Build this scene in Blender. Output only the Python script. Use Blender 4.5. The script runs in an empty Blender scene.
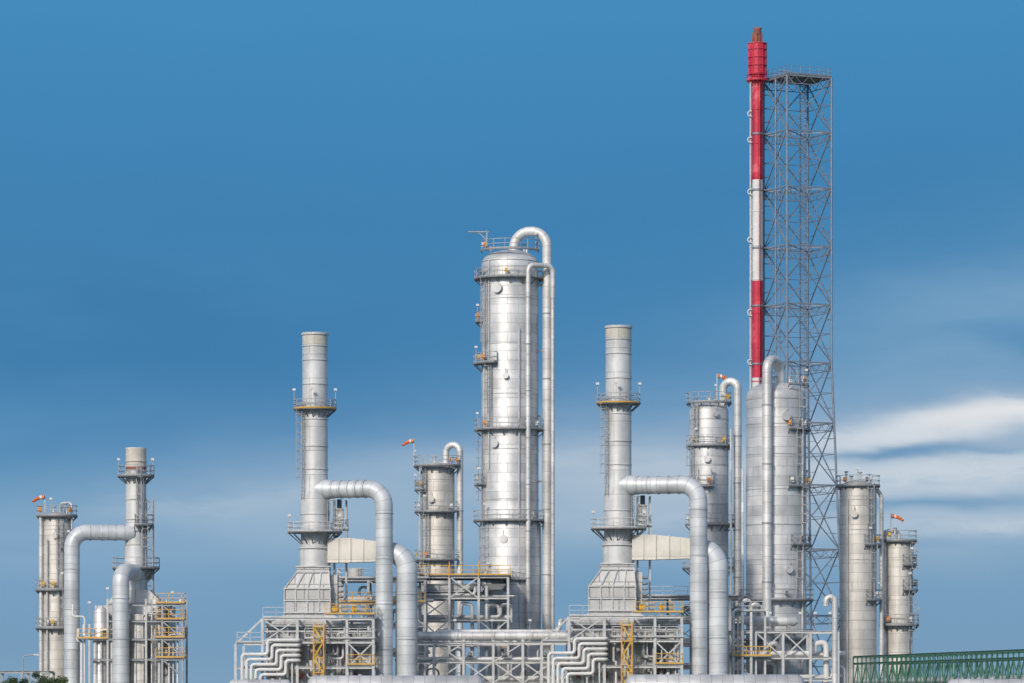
import bpy, math, random
from mathutils import Vector, Matrix
random.seed(11)
rad = math.radians
TAU = math.tau
scene = bpy.context.scene
scene.view_settings.view_transform = 'Standard'
scene.view_settings.look = 'None'
scene.view_settings.exposure = 0

# ------------------------------------------------------------------ survey helper
CAM_D, CAM_Z = 400.0, 2.0
def sc(y): return (CAM_D + y) / 4000.0           # metres per survey unit at depth y
def WX(px, y): return (px - 512) * sc(y)
def WZ(py, y): return CAM_Z + (700 - py) * sc(y)
def W(px, py, y): return Vector((WX(px, y), y, WZ(py, y)))

# ------------------------------------------------------------------ node helpers
class S:
    """socket wrapper with arithmetic"""
    def __init__(s, nt, sock): s.nt = nt; s.k = sock
def _m(nt, op, *a, clamp=False):
    n = nt.nodes.new('ShaderNodeMath'); n.operation = op; n.use_clamp = clamp
    for i, x in enumerate(a):
        if isinstance(x, S): nt.links.new(x.k, n.inputs[i])
        else: n.inputs[i].default_value = x
    return S(nt, n.outputs[0])
S.__add__ = lambda a, b: _m(a.nt, 'ADD', a, b)
S.__radd__ = lambda a, b: _m(a.nt, 'ADD', a, b)
S.__sub__ = lambda a, b: _m(a.nt, 'SUBTRACT', a, b)
S.__rsub__ = lambda a, b: _m(a.nt, 'SUBTRACT', b, a)
S.__mul__ = lambda a, b: _m(a.nt, 'MULTIPLY', a, b)
S.__rmul__ = lambda a, b: _m(a.nt, 'MULTIPLY', a, b)
S.__truediv__ = lambda a, b: _m(a.nt, 'DIVIDE', a, b)
def smooth(nt, x, lo, hi, a=0.0, b=1.0):
    n = nt.nodes.new('ShaderNodeMapRange'); n.interpolation_type = 'SMOOTHSTEP'
    nt.links.new(x.k, n.inputs[0])
    n.inputs[1].default_value = lo; n.inputs[2].default_value = hi
    n.inputs[3].default_value = a; n.inputs[4].default_value = b
    return S(nt, n.outputs[0])
def comb(nt, x, y, z=0.0):
    n = nt.nodes.new('ShaderNodeCombineXYZ')
    for i, q in enumerate((x, y, z)):
        if isinstance(q, S): nt.links.new(q.k, n.inputs[i])
        else: n.inputs[i].default_value = q
    return n.outputs[0]
def noise(nt, vec, scale, detail=3, rough=0.55, dist=0.0):
    n = nt.nodes.new('ShaderNodeTexNoise'); n.inputs['Scale'].default_value = scale
    n.inputs['Detail'].default_value = detail; n.inputs['Roughness'].default_value = rough
    n.inputs['Distortion'].default_value = dist
    if vec is not None: nt.links.new(vec, n.inputs['Vector'])
    return n
def mixc(nt, f, a, b, mode='MIX'):
    n = nt.nodes.new('ShaderNodeMix'); n.data_type = 'RGBA'; n.blend_type = mode
    for i, q in ((0, f), (6, a), (7, b)):
        if isinstance(q, S): nt.links.new(q.k, n.inputs[i])
        elif isinstance(q, bpy.types.NodeSocket): nt.links.new(q, n.inputs[i])
        elif isinstance(q, (int, float)): n.inputs[i].default_value = q
        else: n.inputs[i].default_value = (*q, 1) if len(q) == 3 else q
    return n.outputs[2]
def s2l(c): 
    return tuple(((x/255)/12.92 if x/255 <= 0.04045 else ((x/255+0.055)/1.055)**2.4) for x in c)

# ------------------------------------------------------------------ materials
MATS = {}
def newmat(name):
    m = bpy.data.materials.new(name); m.use_nodes = True; MATS[name] = m
    nt = m.node_tree; b = nt.nodes['Principled BSDF']
    return m, nt, b
def clad(name, c1, c2, metal=0.25, rough=0.5, pw=2.6, ph=1.0, mortar=0.024, seam=0.62, stain=(0.40,0.33,0.24), stain_amt=0.3):
    m, nt, b = newmat(name)
    tc = nt.nodes.new('ShaderNodeTexCoord')
    br = nt.nodes.new('ShaderNodeTexBrick')
    nt.links.new(tc.outputs['UV'], br.inputs['Vector'])
    br.inputs['Scale'].default_value = 1
    br.inputs['Brick Width'].default_value = pw; br.inputs['Row Height'].default_value = ph
    br.inputs['Mortar Size'].default_value = mortar; br.inputs['Mortar Smooth'].default_value = 0.3
    br.inputs['Bias'].default_value = 0.0
    br.inputs['Color1'].default_value = (*c1, 1); br.inputs['Color2'].default_value = (*c2, 1)
    br.inputs['Mortar'].default_value = tuple(x*seam for x in c2) + (1,)
    n1 = noise(nt, tc.outputs['Object'], 0.35, 4, 0.6)
    f1 = smooth(nt, S(nt, n1.outputs[0]), 0.3, 0.72, 0.82, 1.04)
    col = mixc(nt, 1.0, br.outputs['Color'], comb(nt, f1, f1, f1*0.99), 'MULTIPLY')
    # tone change between courses of sheeting
    mq = nt.nodes.new('ShaderNodeMapping'); mq.inputs['Scale'].default_value = (0.05, 0.45, 1)
    nt.links.new(tc.outputs['UV'], mq.inputs['Vector'])
    n4 = noise(nt, mq.outputs[0], 1.0, 2, 0.6)
    f4 = smooth(nt, S(nt, n4.outputs[0]), 0.35, 0.65, 0.86, 1.0)
    col = mixc(nt, 1.0, col, comb(nt, f4, f4, f4), 'MULTIPLY')
    # run-off streaks
    mp = nt.nodes.new('ShaderNodeMapping'); mp.inputs['Scale'].default_value = (2.2, 0.12, 1)
    nt.links.new(tc.outputs['UV'], mp.inputs['Vector'])
    n2 = noise(nt, mp.outputs[0], 1.0, 4, 0.6)
    st = smooth(nt, S(nt, n2.outputs[0]), 0.48, 0.76, 0, stain_amt)
    col = mixc(nt, st, col, stain)
    nt.links.new(col, b.inputs['Base Color'])
    b.inputs['Metallic'].default_value = metal
    rr = smooth(nt, S(nt, n1.outputs[0]), 0.3, 0.7, rough-0.06, rough+0.12)
    nt.links.new(rr.k, b.inputs['Roughness'])
    bp = nt.nodes.new('ShaderNodeBump'); bp.inputs['Strength'].default_value = 0.45; bp.inputs['Distance'].default_value = 0.03
    n3 = noise(nt, tc.outputs['Object'], 1.3, 1)
    h = S(nt, n3.outputs[0])*1.1 - S(nt, br.outputs['Fac'])*0.7
    nt.links.new(h.k, bp.inputs['Height']); nt.links.new(bp.outputs[0], b.inputs['Normal'])
    return m
clad('aluminium_cladding', (0.82,0.82,0.82), (0.68,0.69,0.71), 0.4, 0.48)
clad('aluminium_cladding_warm', (0.80,0.77,0.72), (0.68,0.66,0.63), 0.32, 0.52, stain_amt=0.35)
clad('stack_paint', (0.74,0.75,0.76), (0.66,0.68,0.70), 0.2, 0.5, pw=4.1, ph=2.4, mortar=0.03, stain_amt=0.32)
clad('duct_cladding', (0.72,0.76,0.80), (0.65,0.69,0.73), 0.2, 0.5, pw=9, ph=0.9, mortar=0.03, seam=0.72, stain_amt=0.16)
clad('pipe_cladding', (0.82,0.82,0.82), (0.70,0.71,0.72), 0.32, 0.48, pw=6, ph=1.1, mortar=0.022, stain_amt=0.2)
clad('furnace_casing', (0.68,0.68,0.67), (0.55,0.56,0.57), 0.15, 0.55, pw=1.9, ph=1.5, mortar=0.05, seam=0.5, stain_amt=0.42)
clad('cream_duct', (0.77,0.74,0.67), (0.72,0.69,0.63), 0.05, 0.55, pw=12, ph=4, mortar=0.02, stain_amt=0.35)
def paint(name, c, rough=0.5, metal=0.0, var=0.25, scale=1.2, dirt=(0.25,0.2,0.15), dirt_amt=0.25):
    m, nt, b = newmat(name)
    tc = nt.nodes.new('ShaderNodeTexCoord')
    n1 = noise(nt, tc.outputs['Object'], scale, 4, 0.6)
    f = smooth(nt, S(nt, n1.outputs[0]), 0.3, 0.7, 1-var, 1.0)
    col = mixc(nt, 1.0, c, comb(nt, f, f, f), 'MULTIPLY')
    d = smooth(nt, S(nt, n1.outputs[0]), 0.56, 0.70, 0, dirt_amt)
    col = mixc(nt, d, col, dirt)
    nt.links.new(col, b.inputs['Base Color'])
    b.inputs['Roughness'].default_value = rough; b.inputs['Metallic'].default_value = metal
    return m
paint('galvanised_steel', (0.42,0.44,0.46), 0.55, 0.2)
paint('light_steel', (0.64,0.65,0.65), 0.55, 0.1)
paint('dark_steel', (0.18,0.20,0.22), 0.55, 0.2)
paint('derrick_steel', (0.26,0.31,0.38), 0.5, 0.2)
paint('grating', (0.24,0.25,0.26), 0.6, 0.3)
paint('yellow_paint', (0.80,0.46,0.06), 0.5, 0.0)
paint('orange_paint', (0.85,0.30,0.03), 0.5, 0.0)
paint('red_paint', (0.66,0.035,0.075), 0.5, 0.0, 0.3, 0.5, (0.75,0.3,0.3), 0.45)
paint('white_paint', (0.76,0.76,0.75), 0.5, 0.0, 0.15, 0.8, (0.5,0.42,0.36), 0.3)
paint('windsock_orange', (0.85,0.20,0.04), 0.7)
paint('green_paint', (0.06,0.19,0.13), 0.5, 0.0)
paint('rust_steel', (0.34,0.12,0.09), 0.7, 0.1)
paint('concrete', (0.36,0.35,0.33), 0.8)
paint('lamp_white', (0.8,0.8,0.78), 0.3)
paint('bark', (0.09,0.06,0.04), 0.9)
paint('leaf_light', (0.10,0.15,0.04), 0.6)
paint('leaf_dark', (0.04,0.075,0.022), 0.6)
m, nt, b = newmat('ground_material')
tc = nt.nodes.new('ShaderNodeTexCoord')
n1 = noise(nt, tc.outputs['Object'], 0.02, 8, 0.6); n2 = noise(nt, tc.outputs['Object'], 0.8, 6, 0.6)
col = mixc(nt, smooth(nt, S(nt, n1.outputs[0]), 0.42, 0.58), (0.26,0.25,0.23), (0.09,0.11,0.045))
f = smooth(nt, S(nt, n2.outputs[0]), 0.3, 0.7, 0.7, 1.1)
nt.links.new(mixc(nt, 1.0, col, comb(nt, f, f, f), 'MULTIPLY'), b.inputs['Base Color'])
b.inputs['Roughness'].default_value = 0.9

# ------------------------------------------------------------------ mesh builder
def fillet(pts, R, seg=6):
    pts = [Vector(p) for p in pts]
    if R <= 0 or len(pts) < 3: return pts
    out = [pts[0]]
    for i in range(1, len(pts)-1):
        a, p, c = pts[i-1], pts[i], pts[i+1]
        u1 = (p-a).normalized(); u2 = (c-p).normalized()
        th = u1.angle(u2)
        if th < 0.02: out.append(p); continue
        lim = 0.499*min((p-a).length if i > 1 else 2*(p-a).length, (c-p).length if i < len(pts)-2 else 2*(c-p).length)
        d = min(R*math.tan(th/2), lim); r = d/math.tan(th/2)
        A = p-u1*d; B = p+u2*d
        C = p+(u2-u1).normalized()*(r/math.cos(th/2))
        va, vb = A-C, B-C
        k = max(2, int(seg*th/(math.pi/2)+0.5))
        for j in range(k+1):
            q = va.slerp(vb, j/k, va)
            out.append(C+q*r/max(1e-6, q.length))
    out.append(pts[-1]); return out

class MB:
    def __init__(s): s.v=[]; s.f=[]; s.m=[]; s.sm=[]; s.uv=[]; s.names=[]
    def mi(s, mat):
        if mat not in s.names: s.names.append(mat)
        return s.names.index(mat)
    def face(s, idx, mi, sm, uvs):
        s.f.append(tuple(idx)); s.m.append(mi); s.sm.append(sm); s.uv.extend(uvs)
    def tube(s, pts, r, mat, n=16, fil=0.0, seg=6, caps=True, off=0.0):
        P = fillet(pts, fil, seg) if fil else [Vector(p) for p in pts]
        Q = [P[0]]
        rs = r if isinstance(r, (list, tuple)) else None
        if rs is None:
            for p in P[1:]:
                if (p-Q[-1]).length > 1e-4: Q.append(p)
            P = Q
        k = len(P); mi = s.mi(mat)
        T = []
        for i in range(k):
            a = P[max(0, i-1)]; c = P[min(k-1, i+1)]
            t = (c-a)
            if 0 < i < k-1: t = (P[i]-a).normalized()+(c-P[i]).normalized()
            T.append(t.normalized())
        N = T[0].orthogonal().normalized()
        if abs(T[0].z) > 0.99: N = Vector((0, 1, 0))
        base = len(s.v); L = 0; Ls = []
        for i in range(k):
            if i: 
                L += (P[i]-P[i-1]).length
                N = (T[i-1].rotation_difference(T[i]) @ N).normalized()
            Ls.append(L); B = T[i].cross(N)
            rr = rs[i] if rs else r
            for j in range(n):
                a = TAU*j/n
                s.v.append(P[i]+(N*math.cos(a)+B*math.sin(a))*rr)
        r0 = max(rs) if rs else r
        for i in range(k-1):
            for j in range(n):
                j2 = (j+1) % n
                u0 = TAU*r0*j/n+off; u1 = TAU*r0*(j+1)/n+off
                s.face((base+i*n+j, base+i*n+j2, base+(i+1)*n+j2, base+(i+1)*n+j), mi, n > 6,
                       ((u0, Ls[i]+off), (u1, Ls[i]+off), (u1, Ls[i+1]+off), (u0, Ls[i+1]+off)))
        if caps:
            for i, rev in ((0, True), (k-1, False)):
                q = len(s.v); s.v.extend(s.v[base+i*n: base+i*n+n])
                idx = list(range(q, q+n)); 
                if rev: idx.reverse()
                s.face(idx, mi, False, [(0.5, 0.5)]*n)
    def revolve(s, c, prof, mat, n=48, off=0.0):
        """prof [(r,z)] bottom to top, smooth"""
        mi = s.mi(mat); base = len(s.v); L = 0
        Ls = []
        rm = max(p[0] for p in prof)
        for i, (r, z) in enumerate(prof):
            if i: L += math.hypot(r-prof[i-1][0], z-prof[i-1][1])
            Ls.append(L)
            for j in range(n):
                a = TAU*j/n
                s.v.append(Vector((c[0]+r*math.cos(a), c[1]+r*math.sin(a), z)))
        for i in range(len(prof)-1):
            for j in range(n):
                j2 = (j+1) % n
                u0 = TAU*rm*j/n+off; u1 = TAU*rm*(j+1)/n+off
                s.face((base+i*n+j, base+i*n+j2, base+(i+1)*n+j2, base+(i+1)*n+j), mi, True,
                       ((u0, Ls[i]+off), (u1, Ls[i]+off), (u1, Ls[i+1]+off), (u0, Ls[i+1]+off)))
    def ring(s, c, z, ri, ro, h, mat, n=32):
        for prof in (((ro, z), (ro, z+h)), ((ri, z+h-.0), (ri, z)), ((ro, z+h), (ri, z+h)), ((ri, z), (ro, z))):
            s.revolve(c, prof, mat, n)
    def hexa(s, c8, mat):
        """c8: bottom 4 ccw, top 4 ccw"""
        mi = s.mi(mat)
        for q in ((3,2,1,0), (4,5,6,7), (0,1,5,4), (1,2,6,5), (2,3,7,6), (3,0,4,7)):
            P = [Vector(c8[i]) for i in q]
            nn = (P[1]-P[0]).cross(P[2]-P[0])
            if nn.length < 1e-9: nn = (P[2]-P[0]).cross(P[3]-P[0])
            a = max(range(3), key=lambda i: abs(nn[i]))
            b = len(s.v); s.v.extend(P)
            uv = [((p.y, p.z) if a == 0 else (p.x, p.z) if a == 1 else (p.x, p.y)) for p in P]
            s.face((b, b+1, b+2, b+3), mi, False, uv)
    def box(s, x0, x1, y0, y1, z0, z1, mat):
        s.hexa([(x0,y0,z0),(x1,y0,z0),(x1,y1,z0),(x0,y1,z0),(x0,y0,z1),(x1,y0,z1),(x1,y1,z1),(x0,y1,z1)], mat)
    def frus(s, a, z0, b, z1, mat):
        """a,b = (x0,x1,y0,y1)"""
        s.hexa([(a[0],a[2],z0),(a[1],a[2],z0),(a[1],a[3],z0),(a[0],a[3],z0),
                (b[0],b[2],z1),(b[1],b[2],z1),(b[1],b[3],z1),(b[0],b[3],z1)], mat)
    def beam(s, p0, p1, w, mat, h=None):
        p0, p1 = Vector(p0), Vector(p1); h = h or w
        t = (p1-p0)
        if t.length < 1e-5: return
        t.normalize()
        up = Vector((0, 0, 1)) if abs(t.z) < 0.95 else Vector((0, 1, 0))
        a = t.cross(up).normalized()*(w/2); b = a.cross(t).normalized()*(h/2)
        s.hexa([p0-a-b, p0+a-b, p1+a-b, p1-a-b, p0-a+b, p0+a+b, p1+a+b, p1-a+b], mat)
    def ibeam(s, p0, p1, w, mat):
        """H section: two flanges and a web"""
        p0, p1 = Vector(p0), Vector(p1); t = (p1-p0).normalized()
        up = Vector((0, 0, 1)) if abs(t.z) < 0.95 else Vector((0, 1, 0))
        a = t.cross(up).normalized(); b = a.cross(t).normalized()
        f = w*0.14
        s.beam(p0+b*(w/2-f/2), p1+b*(w/2-f/2), w, mat, f)
        s.beam(p0-b*(w/2-f/2), p1-b*(w/2-f/2), w, mat, f)
        s.beam(p0, p1, f, mat, w-2*f)
    def rail(s, pts, mat, h=1.05, t=0.06, sp=1.3, closed=False):
        P = [Vector(p) for p in pts]
        if closed: P.append(P[0])
        acc = sp
        for i in range(len(P)-1):
            a, c = P[i], P[i+1]; L = (c-a).length
            if L < 1e-4: continue
            for k in (h, h*0.52): s.beam(a+Vector((0,0,k)), c+Vector((0,0,k)), t, mat)
            s.beam(a+Vector((0,0,0.08)), c+Vector((0,0,0.08)), 0.03, mat, 0.14)
            d = sp-acc if acc < sp else 0
            while d < L:
                p = a+(c-a)*(d/L); s.beam(p, p+Vector((0,0,h)), t, mat); d += sp
            acc = L-(d-sp)
        s.beam(P[-1], P[-1]+Vector((0,0,h)), t, mat)
    def ringplat(s, c, z, ri, ro, a0, a1, rail='galvanised_steel', deck='grating', h=1.05):
        """annular sector platform, angles in degrees"""
        k = max(3, int((a1-a0)/12)); full = (a1-a0) >= 359.9
        pts = []
        for i in range(k):
            A = [rad(a0+(a1-a0)*i/k), rad(a0+(a1-a0)*(i+1)/k)]
            q = [(c[0]+r*math.cos(a), c[1]+r*math.sin(a)) for a in A for r in (ri, ro)]
            (x0,y0),(x1,y1),(x2,y2),(x3,y3) = q
            s.hexa([(x0,y0,z-.12),(x1,y1,z-.12),(x3,y3,z-.12),(x2,y2,z-.12),(x0,y0,z),(x1,y1,z),(x3,y3,z),(x2,y2,z)], deck)
            if i == 0: pts.append((x1, y1, z))
            pts.append((x3, y3, z))
            if i % 2 == 0:   # bracket
                am = A[0]; ca, sa = math.cos(am), math.sin(am)
                s.beam((c[0]+ri*.99*ca, c[1]+ri*.99*sa, z-(ro-ri)*0.8-.15), (c[0]+(ro-.1)*ca, c[1]+(ro-.1)*sa, z-.15), 0.09, deck)
        P = [Vector(p)*1 for p in pts]
        inn = []
        for p in P:
            d = Vector((p.x-c[0], p.y-c[1], 0)).normalized()*0.05
            inn.append(p-d)
        if not full:
            e0 = Vector((c[0]+(ri+.05)*math.cos(rad(a0)), c[1]+(ri+.05)*math.sin(rad(a0)), z))
            e1 = Vector((c[0]+(ri+.05)*math.cos(rad(a1)), c[1]+(ri+.05)*math.sin(rad(a1)), z))
            inn = [e0]+inn+[e1]
        s.rail(inn, rail, h)
    def ladder(s, c, ang, r, z0, z1, mat='galvanised_steel', cage=True):
        """caged ladder standing off a vertical shell"""
        ca, sa = math.cos(rad(ang)), math.sin(rad(ang)); o = Vector((c[0], c[1], 0)); d = Vector((ca, sa, 0)); t = Vector((-sa, ca, 0))
        b = o+d*(r+0.2)
        for k in (-.25, .25): s.beam(b+t*k+Vector((0,0,z0)), b+t*k+Vector((0,0,z1)), 0.07, mat)
        z = z0+.2
        while z < z1: s.beam(b-t*.25+Vector((0,0,z)), b+t*.25+Vector((0,0,z)), 0.035, mat); z += 0.33
        z = z0+1
        while z < z1:
            s.beam(o+d*(r-.02)+t*.25+Vector((0,0,z)), b+t*.25+Vector((0,0,z)), 0.05, mat); z += 2.5
        if cage and z1-z0 > 3:
            arc = [(-.25,0),(-.38,.3),(-.25,.62),(0,.74),(.25,.62),(.38,.3),(.25,0)]
            z = z0+2.2
            while z <= z1:
                q = [b+t*u+d*w+Vector((0,0,z)) for u, w in arc]
                for i in range(6): s.beam(q[i], q[i+1], 0.05, mat)
                z += 0.9
            for u, w in arc[1:-1:2]:
                s.beam(b+t*u+d*w+Vector((0,0,z0+2.2)), b+t*u+d*w+Vector((0,0,z1)), 0.04, mat)
    def lamp(s, p, h=1.8):
        p = Vector(p)
        s.beam(p, p+Vector((0,0,h)), 0.06, 'galvanised_steel')
        s.box(p.x-.15, p.x+.15, p.y-.18, p.y+.1, p.z+h, p.z+h+.22, 'lamp_white')
    def valve(s, p, r, d=Vector((1,0,0))):
        """flanged valve with handwheel on a pipe running along d"""
        p = Vector(p); d = Vector(d).normalized()
        for k in (-1.4, 1.4): s.tube([p+d*(k*r-.05), p+d*(k*r+.05)], r*1.6, 'galvanised_steel', 12)
        s.tube([p-d*r*1.2, p, p+d*r*1.2], [r*.9, r*1.35, r*.9], 'dark_steel', 10)
        up = Vector((0,0,1)) if abs(d.z) < .9 else Vector((0,-1,0))
        s.beam(p, p+up*r*4, 0.07, 'galvanised_steel')
        s.tube([p+up*r*4, p+up*(r*4+.05)], r*1.5, 'yellow_paint' if random.random()<.4 else 'rust_steel', 10)

class Obj:
    def __init__(s, name, origin=(0,0,0), loc=None, scale=1.0, rotz=0.0):
        s.name = name; s.o = Vector(origin); s.parts = {}; s.loc = Vector(loc) if loc is not None else s.o; s.scale = scale; s.rotz = rotz
    def __getitem__(s, k):
        if k not in s.parts: s.parts[k] = MB()
        return s.parts[k]
    def done(s):
        e = bpy.data.objects.new(s.name, None); scene.collection.objects.link(e)
        e.location = s.loc; e.scale = (s.scale,)*3; e.rotation_euler = (0, 0, s.rotz)
        for k, mb in s.parts.items():
            if not mb.v: continue
            me = bpy.data.meshes.new(s.name+'_'+k)
            me.from_pydata([tuple(v-s.o) for v in mb.v], [], mb.f)
            for nme in mb.names: me.materials.append(MATS[nme])
            me.polygons.foreach_set('material_index', mb.m)
            me.polygons.foreach_set('use_smooth', mb.sm)
            uv = me.uv_layers.new(name='UVMap')
            flat = [c for q in mb.uv for c in q]
            uv.data.foreach_set('uv', flat)
            me.update()
            ob = bpy.data.objects.new(k, me); scene.collection.objects.link(ob); ob.parent = e
        return e

def head(R, z, n=9, flat=0.5):
    return [(R*math.cos(math.pi/2*i/n) if i < n else 0.001, z+R*flat*math.sin(math.pi/2*i/n)) for i in range(n+1)]

def windsock(px, py, y, base_z, side=1):
    p = W(px, py, y)
    o = Obj('windsock', (p.x, p.y, base_z))
    o['pole'].tube([(p.x, p.y, base_z), (p.x, p.y, p.z+.25)], .045, 'white_paint', 8)
    L = 1.15; N = 5
    for i in range(N):
        a = Vector((p.x+side*(.1+L*i/N), p.y, p.z-.04*i*i*.5)); b = Vector((p.x+side*(.1+L*(i+1)/N), p.y-.05*i, p.z-.04*(i+1)**2*.5))
        o['sock'].tube([a, b], [.25-.025*i, .25-.025*(i+1)], 'windsock_orange' if i % 2 == 0 or i==3 else 'white_paint', 12, caps=False)
    o['sock'].tube([(p.x+side*.06, p.y, p.z), (p.x+side*.12, p.y, p.z)], .26, 'galvanised_steel', 12, caps=False)
    o.done()

def column(px, w, py_top, y, plats=(), mat='aluminium_cladding', ladders=(), rings=(), manholes=(), wide=None, extras=None, topclutter=True, name='distillation_column', railmat='galvanised_steel'):
    R = w/2*sc(y); cx = WX(px, y); c = (cx, y); zt = WZ(py_top, y)
    o = Obj(name, (cx, y, 0))
    sh = o['shell']
    offu = random.uniform(0, 9)
    z0 = 0.4
    o['foundation'].revolve(c, [(R*1.25, 0), (R*1.25, 0.4)], 'concrete', 8)
    o['foundation'].revolve(c, [(R*1.25, 0.4), (R*0.9, 0.4)], 'concrete', 8)
    if wide:
        zw = WZ(wide[0], y); Rw = wide[1]/2*sc(y)
        sh.revolve(c, [(Rw, z0), (Rw, zw-.9), (R, zw), (R, zt-R*.5)] + head(R, zt-R*.5)[1:], mat, 64, offu)
    else:
        Rw = R
        sh.revolve(c, [(R, z0), (R, zt-R*.5)] + head(R, zt-R*.5)[1:], mat, 64, offu)
    sh.ring(c, z0, R*.9, Rw*1.06, .25, 'galvanised_steel', 40)
    for py in rings:
        sh.ring(c, WZ(py, y)-.05, R*.9, R*1.012, .1, mat, 48)
    for py, a0, a1, ow in plats:
        z = WZ(py, y)
        o['platforms'].ringplat(c, z, R*1.02, R+ow, a0, a1, railmat)
        if random.random() < .8:
            a = rad(random.uniform(max(a0,150), min(a1, 380)))
            o['lamps'].lamp((cx+(R+ow-.1)*math.cos(a), y+(R+ow-.1)*math.sin(a), z), 1.6)
        for k in range(2):   # hydrant / instrument boxes on the rail
            a = rad(random.uniform(max(a0,175), min(a1, 365))); rr = R+ow-.25
            qx, qy = cx+rr*math.cos(a), y+rr*math.sin(a)
            o['instrument_boxes'].box(qx-.16, qx+.16, qy-.12, qy+.12, z+.35, z+.85, random.choice(('orange_paint', 'yellow_paint', 'lamp_white', 'dark_steel')))
    for ang, p0, p1 in ladders:
        o['ladders'].ladder(c, ang, R, WZ(p0, y), WZ(p1, y))
    for pyc, ang, r in manholes:
        z = WZ(pyc, y); d = Vector((math.cos(rad(ang)), math.sin(rad(ang)), 0)); q = Vector((cx, y, z))
        o['manholes'].tube([q+d*(R-.3), q+d*(R+.25)], r*.85, mat, 20)
        o['manholes'].tube([q+d*(R+.25), q+d*(R+.35)], r*1.05, mat, 24)
        o['manholes'].beam(q+d*(R+.3)+Vector((0,0,r)), q+d*(R+.3)+Vector((0,0,r+.5)), .06, 'galvanised_steel')
    if topclutter:
        for i in range(4):
            a = random.uniform(0, TAU); rr = R*random.uniform(.3, .7)
            q = Vector((cx+rr*math.cos(a), y+rr*math.sin(a), zt-R*.5))
            hh = random.uniform(.5, 1.2)+R*.35
            o['nozzles'].tube([q, q+Vector((0,0,hh))], .12, 'pipe_cladding', 10)
            o['nozzles'].tube([q+Vector((0,0,hh)), q+Vector((0,0,hh+.12))], .22, 'galvanised_steel', 12)
    if extras: extras(o, c, R, zt)
    o.done()
    return c, R, zt

def clamp_supports(mb, x, y0, y1, z0, z1, r, step=6):
    z = z0
    while z < z1:
        mb.beam((x, y0, z), (x, y1, z), .18, 'galvanised_steel')
        mb.tube([(x, y0, z-.07), (x, y0, z+.07)], r*1.12, 'galvanised_steel', 16)
        z += step

# ------------------------------------------------------------------ main column
def ex_main(o, c, R, zt):
    y = c[1]; s = sc(y)
    xr = WX(547, y); r = .52
    o['overhead_line'].tube([(WX(514, y), y, zt-.8), (WX(514, y), y, WZ(232, y)), (xr, y-1.0, WZ(232, y)), (xr, y-1.0, 1.5), (xr+2, y-1, 1.5)], r, 'pipe_cladding', 24, 1.7, 10)
    clamp_supports(o['supports'], xr, y-1.0, y, WZ(640, y), WZ(270, y), r, 7)
    for z in range(6): 
        zz = WZ(640, y)+z*7+3
        o['supports'].beam((c[0]+R*.9, y-.8, zz), (xr, y-.9, zz), .16, 'galvanised_steel')
    xf = WX(528, y); yf = y-R-.15
    o['reflux_line'].tube([(xr+.6, y-1.9, WZ(300, y)), (xr+.6, y-1.9, WZ(268, y)), (xf, yf, WZ(268, y)), (xf, yf, 1.0)], .27, 'pipe_cladding', 14, .7, 6)
    o['reflux_line'].tube([(xr+.6, y-1.9, WZ(300, y)), (xr+.6, y-1.9, 1.0)], .2, 'pipe_cladding', 12)
    clamp_supports(o['supports'], xf, yf, yf+1.3, 5, WZ(290, y), .27, 5)
    zd = WZ(248, y); xd = WX(487, y)
    o['davit'].tube([(xd, y, zd), (xd, y, WZ(231, y))], .12, 'galvanised_steel', 10)
    o['davit'].tube([(xd+.2, y, WZ(232, y)), (WX(468, y), y, WZ(232, y))], .09, 'galvanised_steel', 10)
    o['davit'].beam((xd, y, WZ(240, y)), (xd-1, y, WZ(232, y)), .08, 'galvanised_steel')
    for px, a, b, r2 in ((484, 560, 300, .09), (489, 470, 262, .07), (519, 625, 330, .08)):
        ang = math.acos(max(-1, min(1, (WX(px, y)-c[0])/R)))
        yy = y-R*math.sin(ang)-.25
        o['small_lines'].tube([(WX(px, y), yy, WZ(a, y)), (WX(px, y), yy, WZ(b, y))], r2, 'light_steel', 8)
column(510, 57, 250, 30,
       plats=[(279, 150, 390, .8), (251, 165, 380, .1), (364, 170, 245, .9), (430, 160, 380, .8), (485, 165, 215, .8), (521, 165, 385, .9), (580, 160, 300, .8), (322,165,200,.7)],
       ladders=[(218, 364, 280), (228, 430, 364), (205, 521, 430), (222, 600, 521)],
       rings=[262, 300, 345, 395, 450, 500, 560],
       manholes=[(290, 245, .55), (378, 262, .3), (445, 240, .42), (540, 258, .42)],
       wide=(519, 62), extras=ex_main)

# ------------------------------------------------------------------ medium column behind furnace 1
def ex_mid(o, c, R, zt):
    y = c[1]
    o['overhead_line'].tube([(WX(446, y), y, zt-.8), (WX(446, y), y, WZ(445, y)), (WX(460, y), y-.6, WZ(445, y)), (WX(460, y), y-.6, 1.2)], .36, 'pipe_cladding', 18, 1.0, 8)
    clamp_supports(o['supports'], WX(460, y), y-.6, y, 5, WZ(470, y), .36, 6)
    o['small_lines'].tube([(WX(420, y), y-R*.6, WZ(470, y)), (WX(420, y), y-R*.6, 3)], .1, 'light_steel', 8)
column(438, 33, 462, 45, plats=[(466, 150, 400, .9), (490, 165, 230, .8), (512, 165, 330, .8), (560, 160, 330, .8)],
       ladders=[(225, 512, 466), (235, 600, 512)], rings=[480, 530], manholes=[(500, 250, .35)], mat='aluminium_cladding_warm', extras=ex_mid)
windsock(414, 441, 45, WZ(466, 45), -1)

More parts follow.
